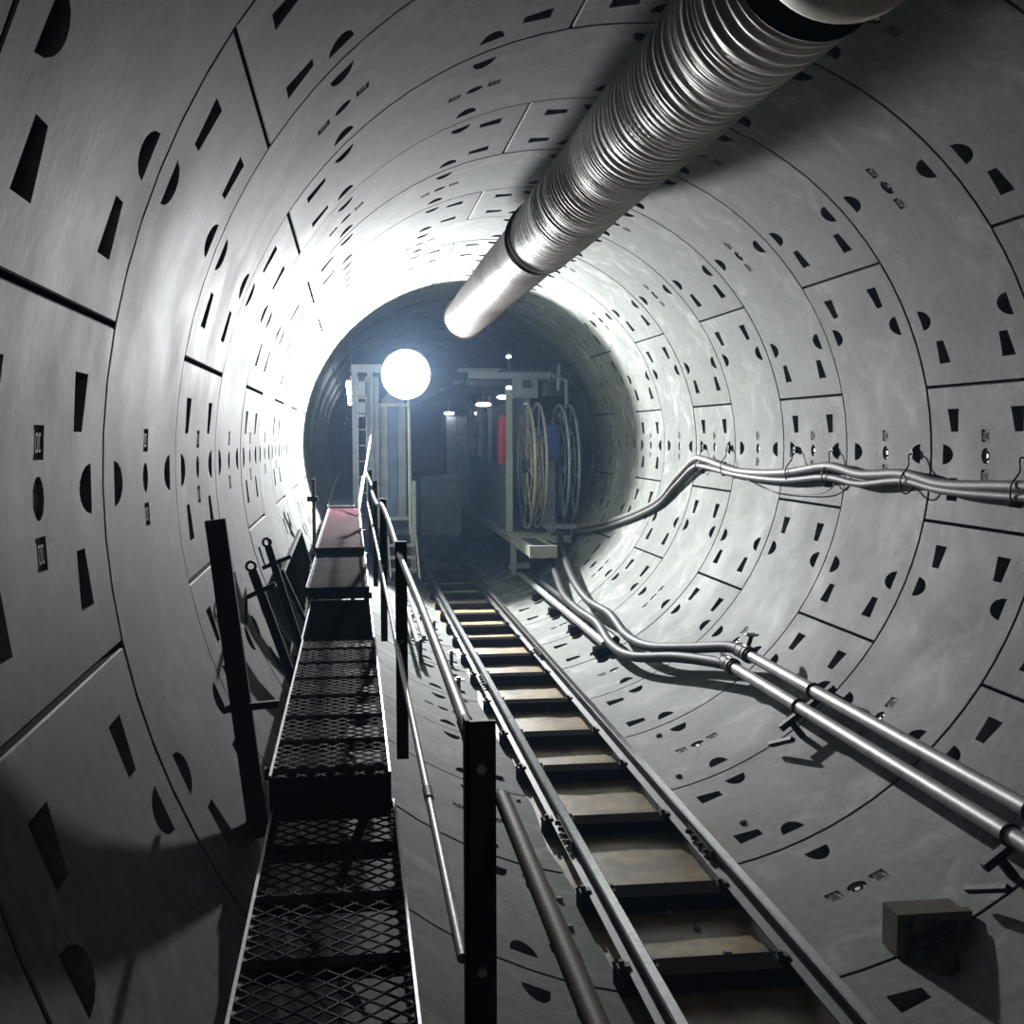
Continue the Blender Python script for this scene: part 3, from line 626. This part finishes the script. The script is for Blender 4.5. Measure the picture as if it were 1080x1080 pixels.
# ------------------------------------------------------------------ right gantry
t = thing('right_gantry', 'grey equipment gantry with side panel and windows behind the cable reels', 'gantry', (1.4, 26, -1.9))
part('side_panel', 'gantry', ((1.0, 22.5, -1.62), (1.03, 30.2, -.42)))
part('corner_post', 'gantry_pale', ((.94, 22.4, -1.65), (1.06, 22.5, 1.0))); part('post', 'gantry', ((.98, 25.8, -.42), (1.06, 25.9, 1.0))); part('post', 'gantry', ((.98, 30.1, -1.6), (1.06, 30.2, 1.0))); part('post', 'gantry', ((.98, 27.9, -.42), (1.04, 28, 1.0)))
for y0, y1 in ((26, 27.8), (28.1, 30)):
    t0 = part('window', 'white', ((.99, y0, -.40), (1.04, y1, -.34)), ((.99, y0, .10), (1.04, y1, .16)), ((.99, y0, -.4), (1.04, y0+.1, .8)), ((.99, y1-.1, -.4), (1.04, y1, .8)))
    q = MB(); q.box((1.05, y0, -.4), (1.06, y1, .8)); g_ = q.build('pane', 'glass', t0)
part('inner_wall', 'gantry', ((1.55, 23.6, -1.6), (1.58, 34, 1.2)))
part('floor_deck', 'gantry_pale', ((.90, 21.4, -1.78), (2.0, 34, -1.66)))
part('base_beam', 'gantry_pale', ((.96, 19.6, -1.84), (1.06, 21.4, -1.68))); part('base_beam', 'gantry_pale', ((1.34, 19.6, -1.84), (1.42, 21.4, -1.68)))
part('front_beam', 'gantry_pale', ((.96, 19.52, -1.86), (1.42, 19.62, -1.66)))
part('base_plate', 'gantry_dark', ((1.06, 19.62, -1.72), (1.34, 21.4, -1.69)))
q = MB(); q.box((.93, 21.45, -2.36), (1.0, 21.75, -1.78)); q.box((1.0, 21.5, -2.25), (1.25, 21.7, -2.15)); q.build('leg', 'gantry_pale', t)
part('wheel_guard', 'gantry_dark', ((1.02, 21.8, -2.40), (1.3, 22.4, -1.8)))
for y in (22.5, 26, 30): part('roof_beam', 'gantry', ((.25, y, 1.22), (1.9, y+.1, 1.34)))
part('roof_beam', 'gantry', ((.15, 23.6, 1.40), (1.0, 23.7, 1.47)))
part('roof_deck', 'gantry_dark', ((.9, 22.6, 1.34), (1.9, 36, 1.40)))
part('header', 'gantry', ((1.06, 22.45, .86), (1.55, 22.5, 1.28))); part('header_box', 'gantry_dark', ((1.25, 22.4, 1.05), (1.42, 22.45, 1.2)))
part('overhead_rail', 'gantry_dark', ((.2, 22.5, 1.1), (.28, 36, 1.2)))
t = thing('valve_stack', 'dark pipework cluster on top beside the right gantry roof', 'pipework', (1.85, 22.6, 1.0))
part('manifold', 'gantry_dark', ((1.7, 22.5, .9), (2.05, 22.8, 1.15)), ((1.78, 22.45, 1.15), (1.9, 22.7, 1.45)))
q = MB(); q.tube([(1.75, 22.4, 1.3), (2.1, 22.5, 1.2), (2.12, 22.5, .7), (1.95, 22.5, .5)], .05, 8); q.tube([(1.95, 22.4, 1.5), (1.95, 22.5, 1.0)], .04, 8); q.build('bent_pipe', 'gantry', t)
t = thing('pressure_tank', 'bright red upright tank behind the gantry window frame', 'tank', (1.06, 24.2, -.42))
q = MB(); pr = [(.09, 0), (.125, .05), (.125, .80), (.10, .90), (.04, .96), (.035, 1.02)]; N = 18; v = []
for r_, h in pr: v += [(1.10+r_*math.cos(2*math.pi*k/N), 24.2+r_*math.sin(2*math.pi*k/N), -.42+h) for k in range(N)]
q.add(v, [(i*N+k, i*N+(k+1) % N, (i+1)*N+(k+1) % N, (i+1)*N+k) for i in range(len(pr)-1) for k in range(N)], True); q.build('body', 'red', t)
q = MB(); q.cyl((1.10, 24.2, .58), (1.10, 24.2, .66), .03, 8); q.box((1.0, 24.18, .62), (1.12, 24.22, .65)); q.build('valve', 'black', t)

def reel(label, x0, x1, cy_, cz_, r_, m_):
    t = thing('cable_reel', label, 'reel', ((x0+x1)/2, cy_, cz_-r_), 'cable reels in front of the right gantry')
    for x in (x0, x1):
        q = MB(); q.tube([(x, cy_+r_*math.cos(2*math.pi*k/48), cz_+r_*math.sin(2*math.pi*k/48)) for k in range(48)], .030, 8, closed=True); rim = q.build('rim', m_, t)
        for k in range(8):
            a = math.pi*k/4+.2; q = MB(); q.tube([(x, cy_+.15*math.cos(a), cz_+.15*math.sin(a)), (x, cy_+r_*math.cos(a), cz_+r_*math.sin(a))], .016, 6); q.build('spoke', m_, rim)
        q = MB(); q.tube([(x, cy_+.62*r_*math.cos(2*math.pi*k/36), cz_+.62*r_*math.sin(2*math.pi*k/36)) for k in range(36)], .014, 6, closed=True); q.build('inner_ring', m_, rim)
    q = MB(); q.cyl((x0-.06, cy_, cz_), (x1+.06, cy_, cz_), .15, 18); q.build('hub', 'gantry_dark', t)
    for k in range(8):
        a = math.pi*k/4+.6; q = MB(); q.tube([(x0, cy_+.62*r_*math.cos(a), cz_+.62*r_*math.sin(a)), (x1, cy_+.62*r_*math.cos(a), cz_+.62*r_*math.sin(a))], .014, 6); q.build('drum_bar', m_, t)
    return t
t = reel('yellowed spoked cable reel nearest the track', 1.33, 1.54, 22.45, -.41, 1.16, 'reel')
rs = random.Random(3)
for k in range(5):
    q = MB(); r_ = .55+.10*k; x = 1.36+.04*k
    q.tube([(x, 22.45+r_*.9*math.cos(2*math.pi*j/40), -.55-.03*k+r_*.8*math.sin(2*math.pi*j/40)) for j in range(40)], .018, 6, closed=True); q.build('cable_coil', 'yellow_hose', t)
reel('darker grey cable reel closest to the right wall', 1.93, 2.11, 22.3, -.40, 1.12, 'gantry')
t = thing('reel_stand', 'grey pedestal and table between the two cable reels', 'stand', (1.75, 22.3, -1.66))
part('column', 'gantry', ((1.66, 22.2, -1.66), (1.84, 22.4, -.3))); part('drive_motor', 'blue', ((1.62, 22.0, -.32), (1.88, 22.5, .35)))
part('axle', 'gantry_dark', ((1.55, 22.26, -.44), (1.92, 22.34, -.36))); part('table', 'gantry', ((1.55, 21.35, -1.53), (2.12, 21.9, -1.47)))
part('table_leg', 'gantry', ((1.57, 21.4, -1.66), (1.61, 21.44, -1.53))); part('table_leg', 'gantry', ((1.98, 21.4, -1.66), (2.02, 21.44, -1.53)))
for k, (x, y, z, sx) in enumerate(((.80, 25.0, .80, .16), (1.05, 23.4, .90, .16), (.72, 33, .76, .14), (1.07, 23.0, 1.66, .05), (1.05, 22.8, 1.06, .06))):
    lab = ['white lamp under the right gantry roof, left of the red tank', 'white lamp under the right gantry roof, just above the red tank', 'farthest white lamp above the pale cabinet', 'small lamp high above the right gantry roof', 'small lamp at the corner of the right gantry roof'][k]
    t = thing('gantry_lamp', lab, 'lamp', (x, y, z+.06), 'lamps on the right gantry')
    part('hood', 'gantry', ((x-sx*.7, y-.06, z+.04), (x+sx*.7, y+.06, z+.06)), ((x-.012, y-.012, z+.07), (x+.012, y+.012, z+.35 if z < 1.2 else z-.3)))
    k_ = .042 if sx > .1 else .03
    q = MB(); q.tube([(x-sx, y, z), (x-sx*.8, y, z), (x-sx*.4, y, z), (x+sx*.4, y, z), (x+sx*.8, y, z), (x+sx, y, z)], [.006, k_*.7, k_, k_, k_*.7, .006], 10); q.build('tube', 'tube', t)
t = thing('cabinet', 'tall pale cabinet with two doors far back by the track', 'cabinet', (.95, 33.3, -2.0))
part('body', 'gantry', ((.64, 33.2, -1.9), (1.25, 33.8, .7))); part('door', 'white', ((.66, 33.16, -.9), (.93, 33.2, .66))); part('door', 'white', ((.96, 33.16, -.9), (1.23, 33.2, .66))); part('base', 'gantry_dark', ((.64, 33.2, -2.45), (1.10, 33.8, -1.9)))
t = thing('muck_car', 'grey box-shaped muck car standing on the rails far back', 'rail car', (-.06, 27.5, ZT))
part('body', 'gantry', ((-.42, 26.6, -2.05), (.46, 29, -.80))); part('rim', 'gantry', ((-.45, 26.57, -.84), (.49, 29.03, -.78)))
part('chassis', 'gantry_dark', ((-.40, 26.5, -2.22), (.40, 29.1, -2.05))); part('buffer', 'gantry_dark', ((-.1, 26.35, -2.2), (.1, 26.55, -2.05))); part('handle', 'edge', ((.1, 26.54, -.97), (.3, 26.57, -.94)))
for y in (27.0, 28.6):
    for x in (XL, XR):
        q = MB(); q.cyl((x-.04, y, ZT+.15), (x+.04, y, ZT+.15), .15, 18); q.cyl((x-.012+(.05 if x < 0 else -.05), y, ZT+.15), (x+.012+(.05 if x < 0 else -.05), y, ZT+.15), .175, 18); q.build('wheel', 'gantry_dark', t)
t = thing('bulkhead', 'dark machinery bulkhead closing the far end of the tunnel', 'bulkhead', (0, 44, -2.7))
q = MB(); q.cyl((0, 44, 0), (0, 44.3, 0), 2.74, 64); q.build('disc', 'gantry_dark', t)
part('rib', 'gantry_dark', ((-2.4, 43.9, .6), (2.4, 44, .75))); part('rib', 'gantry_dark', ((-2.4, 43.9, -.8), (2.4, 44, -.65))); part('rib', 'gantry_dark', ((-.6, 43.9, -2.4), (-.45, 44, 2.4)))

# ------------------------------------------------------------------ person far down the walkway
def person():
    px, py, pz = -2.12, 37.0, -1.013
    t = thing('person', 'person in dark blue workwear and helmet standing on the far walkway', 'person', (px, py, pz))
    J = {'pel': (0,0,.90,.13), 'sp': (0,.01,1.08,.125), 'ch': (0,.01,1.27,.15), 'nk': (0,0,1.43,.06), 'hd': (0,-.01,1.52,.085), 'ht': (0,-.01,1.62,.085),
         'hl': (-.09,0,.86,.09), 'kl': (-.10,-.02,.47,.062), 'al': (-.11,.02,.09,.045), 'tl': (-.12,-.13,.035,.035),
         'hr': (.09,0,.86,.09), 'kr': (.10,-.03,.47,.062), 'ar': (.10,.02,.09,.045), 'tr': (.11,-.13,.035,.035),
         'sl': (-.17,.01,1.36,.065), 'el': (-.235,.03,1.10,.047), 'wl': (-.21,-.05,.88,.034), 'pl': (-.20,-.06,.80,.036),
         'sr': (.17,.01,1.36,.065), 'er': (.235,.03,1.10,.047), 'wr': (.20,-.08,.90,.034), 'pr': (.19,-.11,.83,.036)}
    E_ = [('pel','sp'),('sp','ch'),('ch','nk'),('nk','hd'),('hd','ht'),('pel','hl'),('hl','kl'),('kl','al'),('al','tl'),('pel','hr'),('hr','kr'),('kr','ar'),('ar','tr'),
          ('ch','sl'),('sl','el'),('el','wl'),('wl','pl'),('ch','sr'),('sr','er'),('er','wr'),('wr','pr')]
    for s, w_ in (('l', 'pl'), ('r', 'pr')):
        bx, by, bz, _ = J[w_]
        for k in range(4): J[f'f{s}{k}'] = (bx+(-.02 if s == 'l' else .02)*.3, by-.03+.02*k, bz-.085-.006*(1.5-abs(k-1.5)), .010); E_.append((w_, f'f{s}{k}'))
        J[f'th{s}'] = (bx+(.03 if s == 'l' else -.03), by-.05, bz-.03, .011); E_.append((w_, f'th{s}'))
    keys = list(J); me = bpy.data.meshes.new('body'); me.from_pydata([J[k][:3] for k in keys], [(keys.index(a), keys.index(b_)) for a, b_ in E_], [])
    o = bpy.data.objects.new('body', me); C.objects.link(o); o.parent = t
    md = o.modifiers.new('skin', 'SKIN'); md.use_smooth_shade = True
    if not me.skin_vertices: 
        bpy.context.view_layer.objects.active = o
    sv = me.skin_vertices[0].data
    for i, k in enumerate(keys): sv[i].radius = (J[k][3], J[k][3]*(.8 if k in ('pel', 'sp', 'ch') else 1)); sv[i].use_root = (k == 'pel')
    o.modifiers.new('sub', 'SUBSURF').levels = 1; o.modifiers['sub'].render_levels = 1
    me.materials.append(M['cloth'])
    ORG[t] = Vector((px, py, pz))
    def loc(q): q.v = [p+Vector((px, py, pz)) for p in q.v]; return q
    q = MB(); N = 14; v = []; pr = [(.125, 1.60), (.118, 1.63), (.105, 1.69), (.07, 1.735), (.02, 1.75)]
    for r_, h in pr: v += [(r_*math.cos(2*math.pi*k/N), -.01+r_*1.12*math.sin(2*math.pi*k/N), h) for k in range(N)]
    q.add(v, [(i*N+k, i*N+(k+1) % N, (i+1)*N+(k+1) % N, (i+1)*N+k) for i in range(len(pr)-1) for k in range(N)], True); loc(q).build('helmet', 'helmet', t)
    q = MB(); q.box((-.035, -.105, 1.50), (.035, -.085, 1.57)); q.box((-.012, -.118, 1.535), (.012, -.1, 1.56)); loc(q).build('face', 'skin', t)
person()

# ------------------------------------------------------------------ dusty haze that fills the bore
def haze():
    mm = bpy.data.materials.new('dust_haze'); mm.use_nodes = True; nt = mm.node_tree; nt.nodes.remove(nt.nodes['Principled BSDF'])
    vs_ = nn(nt, 'ShaderNodeVolumeScatter', Density=0.0017, Anisotropy=0.35); vs_.inputs['Color'].default_value = (0.45, 0.66, 1.0, 1)
    nt.links.new(vs_.outputs[0], nt.nodes['Material Output'].inputs['Volume']); M['haze'] = mm
    q = MB(); q.cyl((0, -6, 0), (0, 43.8, 0), 2.744, 64)
    tag(q.build('dust_haze', 'haze'), 'thin bluish dust haze hanging in the tunnel bore', 'haze', kind='stuff')
haze()
